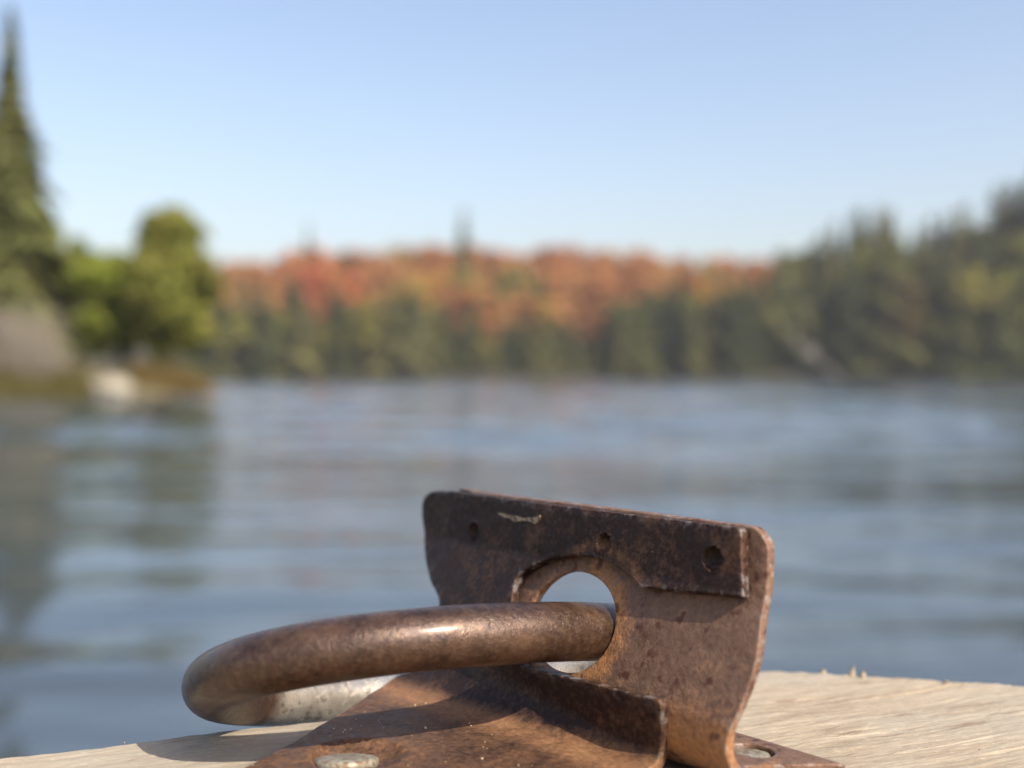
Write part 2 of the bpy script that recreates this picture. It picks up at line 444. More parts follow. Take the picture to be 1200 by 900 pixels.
# back plate
brt = [bi(884, 619, 110, 260), bi(896, 632, 125, 250), bi(900, 645, 125, 240), bi(899, 680), bi(893, 722), bi(885, 780), bi(872, 818), bi(860, 845, 70, 50), bi(852, 868, 40, 20)]
s_low = brt[-1][0]; zc = RO - T; vend = zc - RO * math.pi / 2
def gb(px, py):
    s, w = ground_sw(px, py); return np.array([s, vend - (-T - 1 - RO - w)])
c1 = gb(990, 895); c2 = gb(886, 864); c3 = gb(872, 896)
bl = [np.array([s_low - 4, -10.0]), np.array([s_low + 2, -30.0]), np.array([s_low + 14, vend - 6])]
toprow = [bi(538, 574.3, -380, 270), bi(700, 594, -150, 270), bi(866, 615.5, 90, 262)]
left_b = [np.array([-470.0, vend - 85]), np.array([-420.0, vend - 10]), np.array([-395.0, 0.0]), np.array([-372.0, 60.0]), np.array([-366.0, 120.0]), np.array([-380.0, 180.0]), np.array([-386.0, 225.0]), np.array([-376.0, 250.0])]
BO = np.vstack([seg(left_b + [toprow[0]]), seg(toprow), seg([toprow[-1]] + brt + bl), seg([bl[-1], c3 + np.array([4.0, 2]), c1], 8), seg([c1, c2]), seg([c2, np.array([-470.0, c2[1]])], 12), seg([np.array([-470.0, c2[1]]), left_b[0]], 10)])
hc = bi(671, 727)
print('back hole', hc, [np.round(bi(*p) - hc) for p in ((672, 672), (722, 715), (623, 704))])
hr = 58.0; hc = hc + np.array([0.0, -3.0])
hole_b = hc + np.stack([hr * 1.30 * np.cos(a_) - 5, hr * np.sin(a_)], 1)
h2s, h2w = ground_sw(882, 879)
h2 = np.array([h2s, vend - (-T - 1 - RO - h2w)])
slot_b = h2 + np.stack([26 * np.cos(a_), 20 * np.sin(a_)], 1)
def dep_back(s, v, p):
    d = (0.95 if s > hc[0] else .5) * math.exp(-((math.hypot((s - hc[0]) / 1.25, v - hc[1]) - hr - 5) / 10) ** 2)
    d = max(d, 0.75 * math.exp(-((v - 30) / 38) ** 2), 0.6 * math.exp(-((s - 100 - .12 * (v - 100)) / 9) ** 2) * .4)
    return d
backp = sheet('back_plate', BO, [hole_b, slot_b], back_map, M_back, root, [], dep_back, 5.0,
              vcut=list(np.arange(vend - 4, zc + 6, 5.0)))

# screws
def lathe(profile, n=40):
    V = []; Fc = []
    for (r, z) in profile:
        for j in range(n): V.append((r * math.cos(2 * math.pi * j / n), r * math.sin(2 * math.pi * j / n), z))
    for i in range(len(profile) - 1):
        for j in range(n):
            k2 = (j + 1) % n; Fc.append((i * n + j, i * n + k2, (i + 1) * n + k2, (i + 1) * n + j))
    Fc.append(tuple(range(n))[::-1]); Fc.append(tuple((len(profile) - 1) * n + j for j in range(n)))
    return np.array(V), Fc
def screw(s, w, z, r, tilt_dir, tilt):
    V, Fc = lathe([(r * .45, -34), (r * .45, -8), (r * .94, -7), (r, -4.5), (r, 0), (r * .985, 2.6), (r * .93, 4.0), (r * .8, 5.0), (r * .55, 5.6), (r * .25, 5.9), (0.3, 6.0)], 48)
    M = Matrix.Rotation(tilt, 3, Vector(tilt_dir))
    P = swz(s, w, z)
    Vw = np.array([wpos(np.array(M @ Vector(v)) + P) for v in V]) - np.array(root.location)
    o = mesh_np('screw', Vw, Fc, M_screw, root, True)
    return o
screw(hs - 1, hw + 3, -6.5, 37, (1, 0.12, 0), -R_(11))
screw(h2s - 2, h2w, -9, 22, (1, 0.2, 0), -R_(4))

# chip of old paint on the hem
cp = [(584, 601), (590, 606.5), (598, 607.5), (604, 612), (613, 610.5), (622, 611), (628, 614.5), (633, 609), (634, 604), (628, 606.5), (621, 606.5), (613, 607.5), (606, 605), (598, 604), (592, 602.5)]
V = []
for off in (1.9, -0.6):
    for p in cp:
        q = fi(*p); a, nn = front_map(*q); V.append(wpos(swz(*(a + nn * off))) - np.array(root.location))
m_ = len(cp)
Fc = [tuple(range(m_)), tuple(range(2 * m_ - 1, m_ - 1, -1))] + [(i, i + m_, (i + 1) % m_ + m_, (i + 1) % m_) for i in range(m_)]
nm = NT('old_paint'); co = nm.coord((1 / U,) * 3)
M_chip = nm.principled(Base_Color=nm.ramp(nm.noise(co, 0.2, 4), [(0.38, (0.10, 0.06, 0.04)), (0.55, (0.34, 0.26, 0.16))]), Roughness=0.85)
mesh_np('paint_chip', V, Fc, M_chip, root)

# ------------------------------------------------------------------ the ring
RP = [-67.10, 1444.43, -379.80, -0.1648, 0.4230, 326.5, 34.6]
RB, RPSI, RM = 198.7, 0.7143, 0.946               # short half-axis, turn in its plane, slight squareness
rn = np.array([RP[3], RP[4], 1.0]); rn /= np.linalg.norm(rn)
e1 = np.cross([0, 1, 0], rn); e1 /= np.linalg.norm(e1); e2 = np.cross(rn, e1)
Cc = np.array(RP[:3]); NS, NR = 220, 40
V = []; wear_and_sun = []
ringroot = wpos(Cc)
f1 = math.cos(RPSI) * e1 + math.sin(RPSI) * e2; f2 = -math.sin(RPSI) * e1 + math.cos(RPSI) * e2
def rpt(th):
    c_, s_ = math.cos(th), math.sin(th)
    return Cc + RP[5] * math.copysign(abs(c_) ** RM, c_) * f1 + RB * math.copysign(abs(s_) ** RM, s_) * f2
for i in range(NS):
    th = 2 * math.pi * (i + .5) / NS; P = rpt(th); tg = rpt(th + .02) - rpt(th - .02); tg /= np.linalg.norm(tg); d = np.cross(tg, rn)
    wv = max(0.0, min(1.0, (P[1] - 1418) / 40.0))  # far arc turns pale: sunlight put into the colour, plus some wear
    for j in range(NR):
        ph = 2 * math.pi * j / NR
        rr = RP[6] * (1 + 0.012 * noise.noise(Vector((P[0] * .012, P[1] * .012, ph))))
        V.append(wpos(P + rr * (math.cos(ph) * d + math.sin(ph) * rn)) - ringroot); wear_and_sun.append(wv)
Fc = [(i * NR + j, ((i + 1) % NS) * NR + j, ((i + 1) % NS) * NR + (j + 1) % NR, i * NR + (j + 1) % NR) for i in range(NS) for j in range(NR)]
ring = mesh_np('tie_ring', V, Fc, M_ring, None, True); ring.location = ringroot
bmx = bmesh.new(); bmx.from_mesh(ring.data); bmesh.ops.recalc_face_normals(bmx, faces=bmx.faces[:]); bmx.to_mesh(ring.data); bmx.free()
at = ring.data.attributes.new('wear_and_sun', 'FLOAT', 'POINT'); at.data.foreach_set('value', np.array(wear_and_sun, np.float32))
tag(ring, 'thick brown steel ring hanging through the bracket hole and lying over the dock edge', 'ring')

# ------------------------------------------------------------------ the dock board (grain runs along gx)
A_ = ground_px(0, 885, HW); B_ = ground_px(884, 782, HW); E_ = ground_px(1200, 802, HW)
gx = (B_ - A_) / np.linalg.norm(B_ - A_); gy = np.array([gx[1], -gx[0]])        # gy points towards the camera
def g2u(a, b): return A_ + gx * a + gy * b
LB = np.linalg.norm(B_ - A_); ex = np.array([(E_ - A_) @ gx, (E_ - A_) @ gy])     # right edge runs from (LB, 0) to ex
dock = empty('dock', (float(wpos([*g2u(300, 800), -HW])[0]), float(wpos([*g2u(300, 800), -HW])[1]), EYE - (HW + 640) * U))
tag(dock, 'pale weathered wooden dock board with a splintery edge above the water', 'dock')
NA, NB = 620, 420
ua = np.linspace(-900, 1, NA) ; ub = np.linspace(0, 1, NB)
slope = (ex[0] - LB) / ex[1]
aa = np.linspace(0, 1, NA); bb = np.concatenate([np.linspace(0, 500, 330), np.linspace(506, 2300, NB - 330)])
V = np.zeros((NA, NB, 3))
def n1(x, y, z=0.0): return noise.noise(Vector((x, y, z)))
prof = np.array([1.6 * n1(b * .05, 3.1) + 1.3 * n1(b * .15, 7.7) + 0.7 * n1(b * .45, 1.7) for b in bb])
for j, b in enumerate(bb):
    right = LB - 8 + slope * b + 5 * n1(b * .01, 44) + 2.5 * n1(b * .07, 12)
    right = right if b > 60 else right - (60 - b) ** 2 / 60 * 0.6
    left = -700.0
    # denser towards the right end
    a = left + (right - left) * aa
    for i in range(NA):
        x = a[i]
        bw = b + 14 * n1(x * .0035, b * .002, 5)                # wavy grain
        z = 0.7 * n1(x * .006, bw * .05, 1) + 0.6 * n1(x * .016, bw * .16, 2) + 0.45 * n1(x * .04, bw * .42, 3) + 1.6 * n1(x * .006, b * .006, 9) + 0.7 * n1(x * .05, b * .09, 19)
        cr = n1(x * .0045, bw * .09, 21)
        if cr > 0.42: z -= (cr - 0.42) * 9                      # checks along the grain
        de = min(right - x, 1e9); z += 2.5 * max(0, 1 - de / 60) * n1(x * .05, b * .05, 31) - (max(0, 14 - de) ** 2) * 0.05
        z -= (max(0, 16 - b) ** 2) * 0.035
        e0 = 2.5 * n1(x * .02, 77) * max(0, 1 - b / 40)
        V[i, j] = (*g2u(x, b + e0), -HW + z)
TH = 640
Vt = wpos(V.reshape(-1, 3))
Fc = []
idx = np.arange(NA * NB).reshape(NA, NB)
q = np.stack([idx[:-1, :-1], idx[:-1, 1:], idx[1:, 1:], idx[1:, :-1]], -1).reshape(-1, 4)
bord = np.concatenate([idx[:, 0], idx[-1, 1:], idx[::-1, -1][1:], idx[0, ::-1][1:-1]])
low = Vt[bord].copy(); low[:, 2] = EYE - (HW + TH) * U
nb0 = NA * NB
side = [(int(bord[i]), int(bord[(i + 1) % len(bord)]), nb0 + (i + 1) % len(bord), nb0 + i) for i in range(len(bord))]
me = bpy.data.meshes.new('plank')
allV = np.vstack([Vt, low]) - np.array(dock.location)
# local frame: x along the grain, so the grain texture follows the board
ca = math.atan2(gx[1], gx[0]); Rm = np.array([[math.cos(ca), math.sin(ca), 0], [-math.sin(ca), math.cos(ca), 0], [0, 0, 1]])
allV = allV @ Rm.T
me.from_pydata(allV.tolist(), [], q.tolist() + [list(s) for s in side] + [[nb0 + i for i in range(len(bord))][::-1]])
sm = [True] * len(q) + [False] * (len(side) + 1); me.polygons.foreach_set('use_smooth', sm)
plank = link_mesh('plank', me, M_wood, dock); plank.rotation_euler = (0, 0, ca)
bmx = bmesh.new(); bmx.from_mesh(me); bmesh.ops.recalc_face_normals(bmx, faces=bmx.faces[:]); bmx.to_mesh(me); bmx.free()
sw_ = V.reshape(-1, 3)[:, :2] - O2; ss = sw_ @ tv; ww = sw_ @ nv
d_front = np.maximum.reduce([(-482 + .47 * np.maximum(ww, 0)) - ss, ss - 8, ww - 425, -ww])      # outside the front foot
d_back = np.maximum.reduce([-475 - ss, ss - 130, -152 - ww, ww + 60])                             # outside the back foot
dd = np.minimum(d_front, d_back)
st = np.concatenate([0.62 * np.exp(-np.maximum(0, dd) / 20.0), np.zeros(len(bord))])
at = me.attributes.new('stain', 'FLOAT', 'POINT'); at.data.foreach_set('value', st.astype(np.float32))
# splinters standing up on the sawn edge
def splinter(px, py, wpx, hpx, lean):
    Y = FPX * HW / (py + 4 - 440); X = (px - 600) * Y / FPX; s = Y / FPX
    V = []; n = 7
    for k, (f, r) in enumerate([(0, 1), (.35, .75), (.7, .42), (1, .06)]):
        for j in range(n):
            a = 2 * math.pi * j / n
            q = rnd.uniform(.6, 1.35); V.append((X + s * (lean * f * hpx + (rnd.uniform(-.2, .2) * wpx * f) + .5 * wpx * r * q * math.cos(a)), Y + s * .35 * wpx * r * q * math.sin(a), -HW - 3 + s * f * hpx * rnd.uniform(.85, 1.1)))
    Fc = [(k * n + j, k * n + (j + 1) % n, (k + 1) * n + (j + 1) % n, (k + 1) * n + j) for k in range(3) for j in range(n)] + [tuple(3 * n + j for j in range(n))]
    V = (wpos(np.array(V)) - np.array(dock.location))
    mesh_np('splinter', V, Fc, M_wood, dock, True)
for a in [(964, 785, 13, 7, .1), (999, 788, 11, 14, .12), (1011, 790, 10, 11, .1), (1110, 798, 22, 7, -.2), (1127, 800, 12, 4, .3)]: splinter(*a)
# post that carries the board
V, Fc = lathe([(0.055, -1.0), (0.055, dock.location.z - .0005)], 28)
post = mesh_np('post', V - np.array([0, 0, dock.location.z]), Fc, M_wood, dock, True); post.location = (0.01, -0.02, 0)

# grains of sand on the plate and the board
gm = NT('sand'); M_sand = gm.principled(Base_Color=(0.46, 0.35, 0.22), Roughness=0.5)
V = []; Fc = []
ico = bmesh.new(); bmesh.ops.create_icosphere(ico, subdivisions=1, radius=1.0); IV = np.array([v.co[:] for v in ico.verts]); IF = [[v.index for v in f.verts] for f in ico.faces]; ico.free()
def grain(P, r):
    k0 = len(V); sc = r * npr.uniform(.6, 1.3, 3)
    for v in IV: V.append(wpos(P + v * sc))
    for f in IF: Fc.append([i + k0 for i in f])
for _ in range(90):
    s = rnd.uniform(-390, 5); w = rnd.uniform(30, 330)
    if math.hypot(s - hs, w - hw) < 46 or s < -440 + w * .36 : continue
    grain(swz(s, w, 0.6), rnd.choice([.5, .6, .7, .9, 1.0, 1.5]))
for _ in range(45):
    a = rnd.uniform(-100, 1300); b = rnd.uniform(8, 420)
    if a > LB + slope * b - 20: continue
    X, Y = g2u(a, b); d = np.array([X, Y]) - O2
    if -520 < d @ tv < 150 and -160 < d @ nv < 600: continue
    grain(np.array([X, Y, -HW + .6]), rnd.choice([.5, .7, .9, 1.3]))
sand = mesh_np('sand_grains', V, Fc, M_sand)
tag(sand, 'tiny pale sand grains scattered over the steel plate and the wood', 'sand', kind='stuff')

# ================================================================== the lake and its shores
def at_px(px, Y, py=None):
    return np.array([(px - 600) / FPX * Y, Y, EYE - ((py if py is not None else 440) - 440) / FPX * Y])

def water_mat():
    n = NT('lake_water'); co = n.coord((0.42, 1, 1))
    b = n.noise(co, 3.4, 3, 0.55, 0.2); c = n.noise(co, 9.0, 2, 0.5)
    gust = n.ramp(n.noise(n.coord((0.05, 0.14, 1)), 1.0, 3, 0.5), [(0.35, 0.35), (0.65, 1.0)])
    h = n.math('MULTIPLY', n.math('ADD', n.math('MULTIPLY', b, 0.03), n.math('MULTIPLY', c, 0.006)), gust)
    nb = n.bump(h, 1.0, 1.0)
    return n.principled(Base_Color=(0.050, 0.064, 0.076), Roughness=0.06, IOR=1.333, Normal=nb)
M_water = water_mat()
wr = np.random.default_rng(21)
rad = [0.45]
while rad[-1] < 185: rad.append(rad[-1] + min(0.30, max(0.02, rad[-1] * 0.012)))
rad = np.array(rad); angs = np.radians(np.concatenate([np.linspace(-100, -47, 70), np.linspace(-46, 46, 310), np.linspace(47, 100, 70)]))
X = rad[:, None] * np.sin(angs)[None]; Y = rad[:, None] * np.cos(angs)[None]; Z = np.zeros_like(X)
NW = 46
for k in range(NW):                                    # wind ripples, crests mostly across the view
    lam = 1.0 * (4.5 / 1.0) ** (k / (NW - 1)); th = wr.normal(0, 0.42); kk = 2 * math.pi / lam
    A = 0.075 * math.sqrt(2.0 / NW) / kk
    Z += A * np.sin(kk * (X * math.sin(th) + Y * math.cos(th)) + wr.uniform(0, 6.28))
near = np.clip((26 - rad) / 12, 0, 1)[:, None]
for k in range(30):
    lam = 0.32 * (1.1 / 0.32) ** (k / 29); th = wr.normal(0, 0.2); kk = 2 * math.pi / lam
    Z += near * 0.085 * math.sqrt(2.0 / 30) / kk * np.sin(kk * (X * math.sin(th) + Y * math.cos(th)) + wr.uniform(0, 6.28))
grp = 0.75 + 0.35 * np.sin(X * .09 + Y * .21 + 1.0) * np.sin(X * .05 - Y * .13) + 0.2 * np.sin(Y * .7 + X * .1)
Z *= np.clip(grp, .3, 1.3) * np.clip(rad / 12.0, .5, 1)[:, None]
ni, nj = X.shape; V = np.stack([X, Y, Z], -1).reshape(-1, 3); ix = np.arange(ni * nj).reshape(ni, nj)
Q = np.stack([ix[:-1, :-1], ix[:-1, 1:], ix[1:, 1:], ix[1:, :-1]], -1).reshape(-1, 4)
wm = bpy.data.meshes.new('lake_water'); wm.vertices.add(len(V)); wm.vertices.foreach_set('co', V.astype(np.float32).ravel())
wm.loops.add(Q.size); wm.loops.foreach_set('vertex_index', Q.astype(np.int32).ravel()); wm.polygons.add(len(Q))
wm.polygons.foreach_set('loop_start', np.arange(0, Q.size, 4, dtype=np.int32)); wm.polygons.foreach_set('loop_total', np.full(len(Q), 4, np.int32))
wm.update(calc_edges=True); wm.polygons.foreach_set('use_smooth', [True] * len(Q))
water = link_mesh('lake_water', wm, M_water)
outer = mesh_np('lake_water', [(-700, -60, -.2), (700, -60, -.2), (700, 500, -.2), (-700, 500, -.2)], [(3, 2, 1, 0)][::-1], M_water)
outer.data.flip_normals() if outer.data.polygons[0].normal.z < 0 else None
tag(outer, kind='structure')
tag(water, kind='structure')

def earth(name, c1, c2, sc):
    n = NT(name); co = n.coord()
    f = n.noise(co, sc, 5, 0.6)
    return n.principled(Base_Color=n.ramp(f, [(0.3, c1), (0.7, c2)]), Roughness=0.95, Normal=n.bump(f, 0.1, 0.6))
M_floor = earth('forest_floor', (0.030, 0.030, 0.016), (0.075, 0.06, 0.03), 0.6)
M_bank = earth('bank_earth', (0.06, 0.055, 0.025), (0.15, 0.12, 0.055), 1.5)

def shoreY(X):
    return 168 - 16 * max(0, min(1, (X - 25) / 45)) + 2.5 * n1(X * .05, 3.3) + 1.2 * n1(X * .2, 8.1)
def far_h(X, Y):
    d = Y - shoreY(X)
    if d < 0: return max(-1.5, d * .25)
    r = max(0, min(1, (X - 30) / 40)); L = max(0, min(1, (-X - 30) / 40))
    h = 0.25 + 10.5 * (1 - math.exp(-d / 42.0)) * (1 - .25 * r) + 1.2 * n1(X * .03, Y * .03, 2)
    return max(0.1, h)
gxn, gyn = 150, 60
V = []; ys = np.concatenate([np.linspace(-5, 12, 20), np.linspace(15, 330, 40)])
for i in range(gxn):
    X = -330 + 660 * i / (gxn - 1); s0 = shoreY(X)
    for y in ys: V.append((X, s0 + y, far_h(X, s0 + y)))
Fc = [(i * gyn + j, (i + 1) * gyn + j, (i + 1) * gyn + j + 1, i * gyn + j + 1) for i in range(gxn - 1) for j in range(gyn - 1)]
tag(mesh_np('far_shore', V, Fc, M_floor, None, True), kind='structure')

poly = np.array([(-70, 22), (-22, 26.5), (-15.5, 29.5), (-12.0, 31.5), (-9.6, 33.6), (-9.3, 35.5), (-10.6, 40), (-15, 48), (-30, 58), (-70, 64)], float)
poly = smooth_line(list(poly), False, 1.2)
def sdist(x, y):
    P = np.array([x, y]); A = poly[:-1]; B = poly[1:]; AB = B - A
    t = np.clip(((P - A) * AB).sum(1) / (AB ** 2).sum(1), 0, 1); d = np.linalg.norm(P - (A + t[:, None] * AB), axis=1); i = d.argmin()
    ab = AB[i]; cr = ab[0] * (P - A[i])[1] - ab[1] * (P - A[i])[0]
    return d[i] if cr > 0 else -d[i]
def bank_h(x, y):
    d = sdist(x, y) + .35 * n1(x * .6, y * .6, 4)
    return max(-.6, d * .4) if d < 0 else 1.3 * (1 - math.exp(-d / 3.2)) + .12 * n1(x * .8, y * .8, 6)
V = []; xs = np.linspace(-70, -7, 140); ysb = np.linspace(20, 66, 100)
for x in xs:
    for y in ysb: V.append((x, y, bank_h(x, y)))
Fc = [(i * 100 + j, (i + 1) * 100 + j, (i + 1) * 100 + j + 1, i * 100 + j + 1) for i in range(139) for j in range(99)]
tag(mesh_np('near_bank', V, Fc, M_bank, None, True), kind='structure')

# ------------------------------------------------------------------ foliage
def leaf_mat(name, stops, trans=0.3, vary=True):
    n = NT(name); oi = n.n('ShaderNodeObjectInfo'); geo = n.n('ShaderNodeNewGeometry')
    f = n.noise(geo.outputs['Position'], 0.55, 3, 0.6)
    x = n.math('ADD', n.math('MULTIPLY', oi.outputs['Random'], 0.6), n.math('MULTIPLY', f, 0.4))
    if not vary: x = n.ramp(n.noise(geo.outputs['Position'], 1.3, 4, 0.6), [(0.3, 0.1), (0.7, 0.9)])
    c = n.ramp(x, stops)
    d = n.n('ShaderNodeBsdfDiffuse'); t = n.n('ShaderNodeBsdfTranslucent'); m = n.n('ShaderNodeMixShader')
    n.set(d, 'Color', c); n.set(t, 'Color', c); m.inputs[0].default_value = trans
    n.t.links.new(d.outputs[0], m.inputs[1]); n.t.links.new(t.outputs[0], m.inputs[2]); n.t.links.new(m.outputs[0], n.out.inputs[0])
    return n.m
L_spruce = leaf_mat('spruce_needles', [(0.2, (0.085, 0.095, 0.036)), (0.5, (0.135, 0.145, 0.048)), (0.8, (0.20, 0.19, 0.07))])
L_dark = leaf_mat('dark_needles', [(0.2, (0.06, 0.07, 0.03)), (0.5, (0.125, 0.13, 0.042)), (0.8, (0.21, 0.19, 0.065))])
L_olive = leaf_mat('olive_leaves', [(0.2, (0.14, 0.14, 0.03)), (0.5, (0.21, 0.20, 0.042)), (0.8, (0.29, 0.245, 0.06))])
L_green = leaf_mat('green_leaves', [(0.2, (0.17, 0.20, 0.03)), (0.5, (0.25, 0.28, 0.045)), (0.8, (0.32, 0.32, 0.06))])
L_round = leaf_mat('round_tree_leaves', [(0.2, (0.15, 0.165, 0.035)), (0.5, (0.23, 0.235, 0.05)), (0.8, (0.31, 0.285, 0.07))], vary=False)
L_orange = leaf_mat('orange_leaves', [(0.2, (0.42, 0.175, 0.06)), (0.5, (0.48, 0.23, 0.08)), (0.8, (0.50, 0.31, 0.105))])
L_red = leaf_mat('red_leaves', [(0.2, (0.46, 0.135, 0.055)), (0.5, (0.52, 0.17, 0.06)), (0.8, (0.54, 0.23, 0.075))])
L_yellow = leaf_mat('yellow_leaves', [(0.2, (0.45, 0.25, 0.04)), (0.5, (0.54, 0.33, 0.06)), (0.8, (0.50, 0.36, 0.09))])
L_twig = leaf_mat('dry_twigs', [(0.2, (0.21, 0.18, 0.14)), (0.5, (0.29, 0.25, 0.20)), (0.8, (0.37, 0.32, 0.265))], 0.1)
L_sedge = leaf_mat('brown_sedge', [(0.2, (0.10, 0.075, 0.028)), (0.5, (0.15, 0.105, 0.036)), (0.8, (0.21, 0.15, 0.055))])
L_grass = leaf_mat('bank_grass', [(0.2, (0.085, 0.08, 0.026)), (0.5, (0.15, 0.125, 0.04)), (0.8, (0.25, 0.20, 0.075))])
nb_ = NT('bark'); co = nb_.coord((1, 1, .25)); fb = nb_.noise(co, 9, 5, .6)
L_edge_spruce = leaf_mat('edge_spruce_needles', [(0.2, (0.11, 0.125, 0.045)), (0.5, (0.165, 0.175, 0.06)), (0.8, (0.23, 0.22, 0.085))], vary=False)
M_bark = nb_.principled(Base_Color=nb_.ramp(fb, [(0.3, (0.05, 0.038, 0.028)), (0.7, (0.15, 0.12, 0.095))]), Roughness=0.9, Normal=nb_.bump(fb, .03, .6))
M_pale = nb2 = None
nb2 = NT('dead_wood'); co = nb2.coord((1, 1, .2)); fb = nb2.noise(co, 7, 5, .6)
M_pale = nb2.principled(Base_Color=nb2.ramp(fb, [(0.3, (0.22, 0.19, 0.15)), (0.7, (0.42, 0.37, 0.30))]), Roughness=0.9)

def quads(cent, nrm, up, sx, sy):
    """many leaf quads at once: diamond shapes so that no squares show"""
    nrm = nrm / np.linalg.norm(nrm, axis=1)[:, None]
    a = np.cross(nrm, up); a /= np.linalg.norm(a, axis=1)[:, None] + 1e-9; b = np.cross(nrm, a)
    sx = sx[:, None]; sy = sy[:, None]
    V = np.stack([cent - b * sy, cent + a * sx + b * sy * .15, cent + b * sy, cent - a * sx + b * sy * .15], 1).reshape(-1, 3)
    return V, np.arange(len(V)).reshape(-1, 4)
def me_of(name, V, Fq):
    me = bpy.data.meshes.new(name); n = len(V); m = len(Fq)
    me.vertices.add(n); me.vertices.foreach_set('co', np.asarray(V, np.float32).ravel())
    me.loops.add(m * 4); me.loops.foreach_set('vertex_index', np.asarray(Fq, np.int32).ravel())
    me.polygons.add(m); me.polygons.foreach_set('loop_start', np.arange(0, m * 4, 4, dtype=np.int32)); me.polygons.foreach_set('loop_total', np.full(m, 4, np.int32))
    me.update(calc_edges=True); me.validate(); return me

def conifer_crown(h, R, n, seed, leaf=0.5, bare=0.08, power=0.85, spire=0.0):
    g = np.random.default_rng(seed); nt_ = int(h / (0.045 * h)) + 4
    zs = []; out_c = []
    t = 1 - np.sqrt(g.random(n * 2)); t = np.clip(t + g.normal(0, .012, n * 2), 0, 1)      # 0 base .. 1 tip, more low down
    tier = (t * nt_) % 1.0
    th = g.random(n * 2) * 2 * np.pi
    lob = 1 + .30 * np.sin(3 * th + 7 * np.floor(t * nt_) + seed) + .15 * np.sin(5 * th + 3 * np.floor(t * nt_))
    prof = (1 - t) ** power * (.86 + .3 * g.random(nt_ + 2))[np.floor(t * nt_).astype(int)]
    if spire: prof = np.where(t > .55, prof * (1 - spire * np.clip((t - .55) / .2, 0, 1)) , prof)
    r = R * prof * lob * (1.05 - .38 * tier) * np.sqrt(g.random(n * 2) * .8 + .2) + .03 * R
    keep = (g.random(n * 2) < .5 + .3 * np.sin(4 * th + 11 * t * nt_ / 3)); idx = np.where(keep)[0][:n]
    t, th, r, tier = t[idx], th[idx], r[idx], tier[idx]
    z = h * (bare + (1 - bare) * t) - .18 * r
    c = np.stack([r * np.cos(th), r * np.sin(th), z], 1)
    rad = np.stack([np.cos(th), np.sin(th), np.full_like(th, -.35)], 1)
    nrm = np.stack([.45 * np.cos(th), .45 * np.sin(th), np.full_like(th, .8)], 1) + g.normal(0, .38, (len(th), 3))
    s = leaf * (.55 + .6 * g.random(len(th))) * (.45 + .55 * (1 - t))
    return quads(c, nrm, rad, s * .55, s)
def broad_crown(h, R, n, seed, leaf=0.45, bare=0.2, squash=1.0, clumps=26, cs=1.0):
    g = np.random.default_rng(seed)
    zc_ = h * (bare + (1 - bare) * .5); hz = h * (1 - bare) * .5
    d = g.normal(size=(clumps, 3)); d /= np.linalg.norm(d, axis=1)[:, None]; d *= (g.random(clumps) ** .4)[:, None] * .78
    cc = np.stack([d[:, 0] * R, d[:, 1] * R, zc_ + d[:, 2] * hz], 1)
    tap = np.clip(1 - .34 * np.clip((cc[:, 2] - zc_) / hz, 0, 1), .4, 1); cc[:, :2] *= tap[:, None]
    cr = R * (.16 + .28 * g.random(clumps)) * cs
    k = g.integers(0, clumps, n); e = g.normal(size=(n, 3)); e /= np.linalg.norm(e, axis=1)[:, None]
    c = cc[k] + e * (cr[k] * (g.random(n) ** .35))[:, None] * np.array([1, 1, .8])
    nrm = e + g.normal(0, .6, (n, 3)); s = leaf * (.5 + .8 * g.random(n))
    return quads(c, nrm, g.normal(size=(n, 3)), s * .6, s)
def trunk_mesh(name, h, r, seed, limbs=7, spread=1.5, lean=0.0, n=8):
    g = random.Random(seed); V = []; Fq = []
    def tube(p0, p1, r0, r1, segs=3, wob=.0):
        k0 = len(V)
        d = (p1 - p0); L = d.length; d.normalize(); a = d.orthogonal().normalized(); b = d.cross(a)
        for i in range(segs + 1):
            f = i / segs; c = p0.lerp(p1, f) + a * (g.uniform(-wob, wob) * L if 0 < i < segs else 0); rr = r0 + (r1 - r0) * f
            for j in range(n):
                t = 2 * math.pi * j / n; V.append(c + (a * math.cos(t) + b * math.sin(t)) * rr)
        for i in range(segs):
            for j in range(n):
                Fq.append((k0 + i * n + j, k0 + i * n + (j + 1) % n, k0 + (i + 1) * n + (j + 1) % n, k0 + (i + 1) * n + j))
    top = Vector((lean * h, 0, h))
    tube(Vector((0, 0, -.3)), top, r, r * .15, 6, .01)
    for i in range(limbs):
        f = .25 + .6 * i / max(1, limbs); th = g.uniform(0, 6.28)
        p = Vector((lean * h * f, 0, h * f)); e = p + Vector((math.cos(th), math.sin(th), g.uniform(.1, .6))) * spread * (1.1 - f)
        tube(p, e, r * .4 * (1 - f) + .015, .01, 2, .04)
    return me_of(name, np.array([v[:] for v in V]), Fq)

def put_tree(name, crown_me, trunk_me, loc, sc, rz, mat, label, cat, group=None, bark=None):
    r = empty(name, loc, rz); r.scale = sc; tag(r, label, cat, group)
    t = bpy.data.objects.new('trunk', trunk_me); COL.objects.link(t); t.parent = r
    if not trunk_me.materials: trunk_me.materials.append(None)
    t.material_slots[0].link = 'OBJECT'; t.material_slots[0].material = bark or M_bark
    if crown_me is not None:
        c = bpy.data.objects.new('crown', crown_me); COL.objects.link(c); c.parent = r
        if not crown_me.materials: crown_me.materials.append(None)
        c.material_slots[0].link = 'OBJECT'; c.material_slots[0].material = mat
    return r

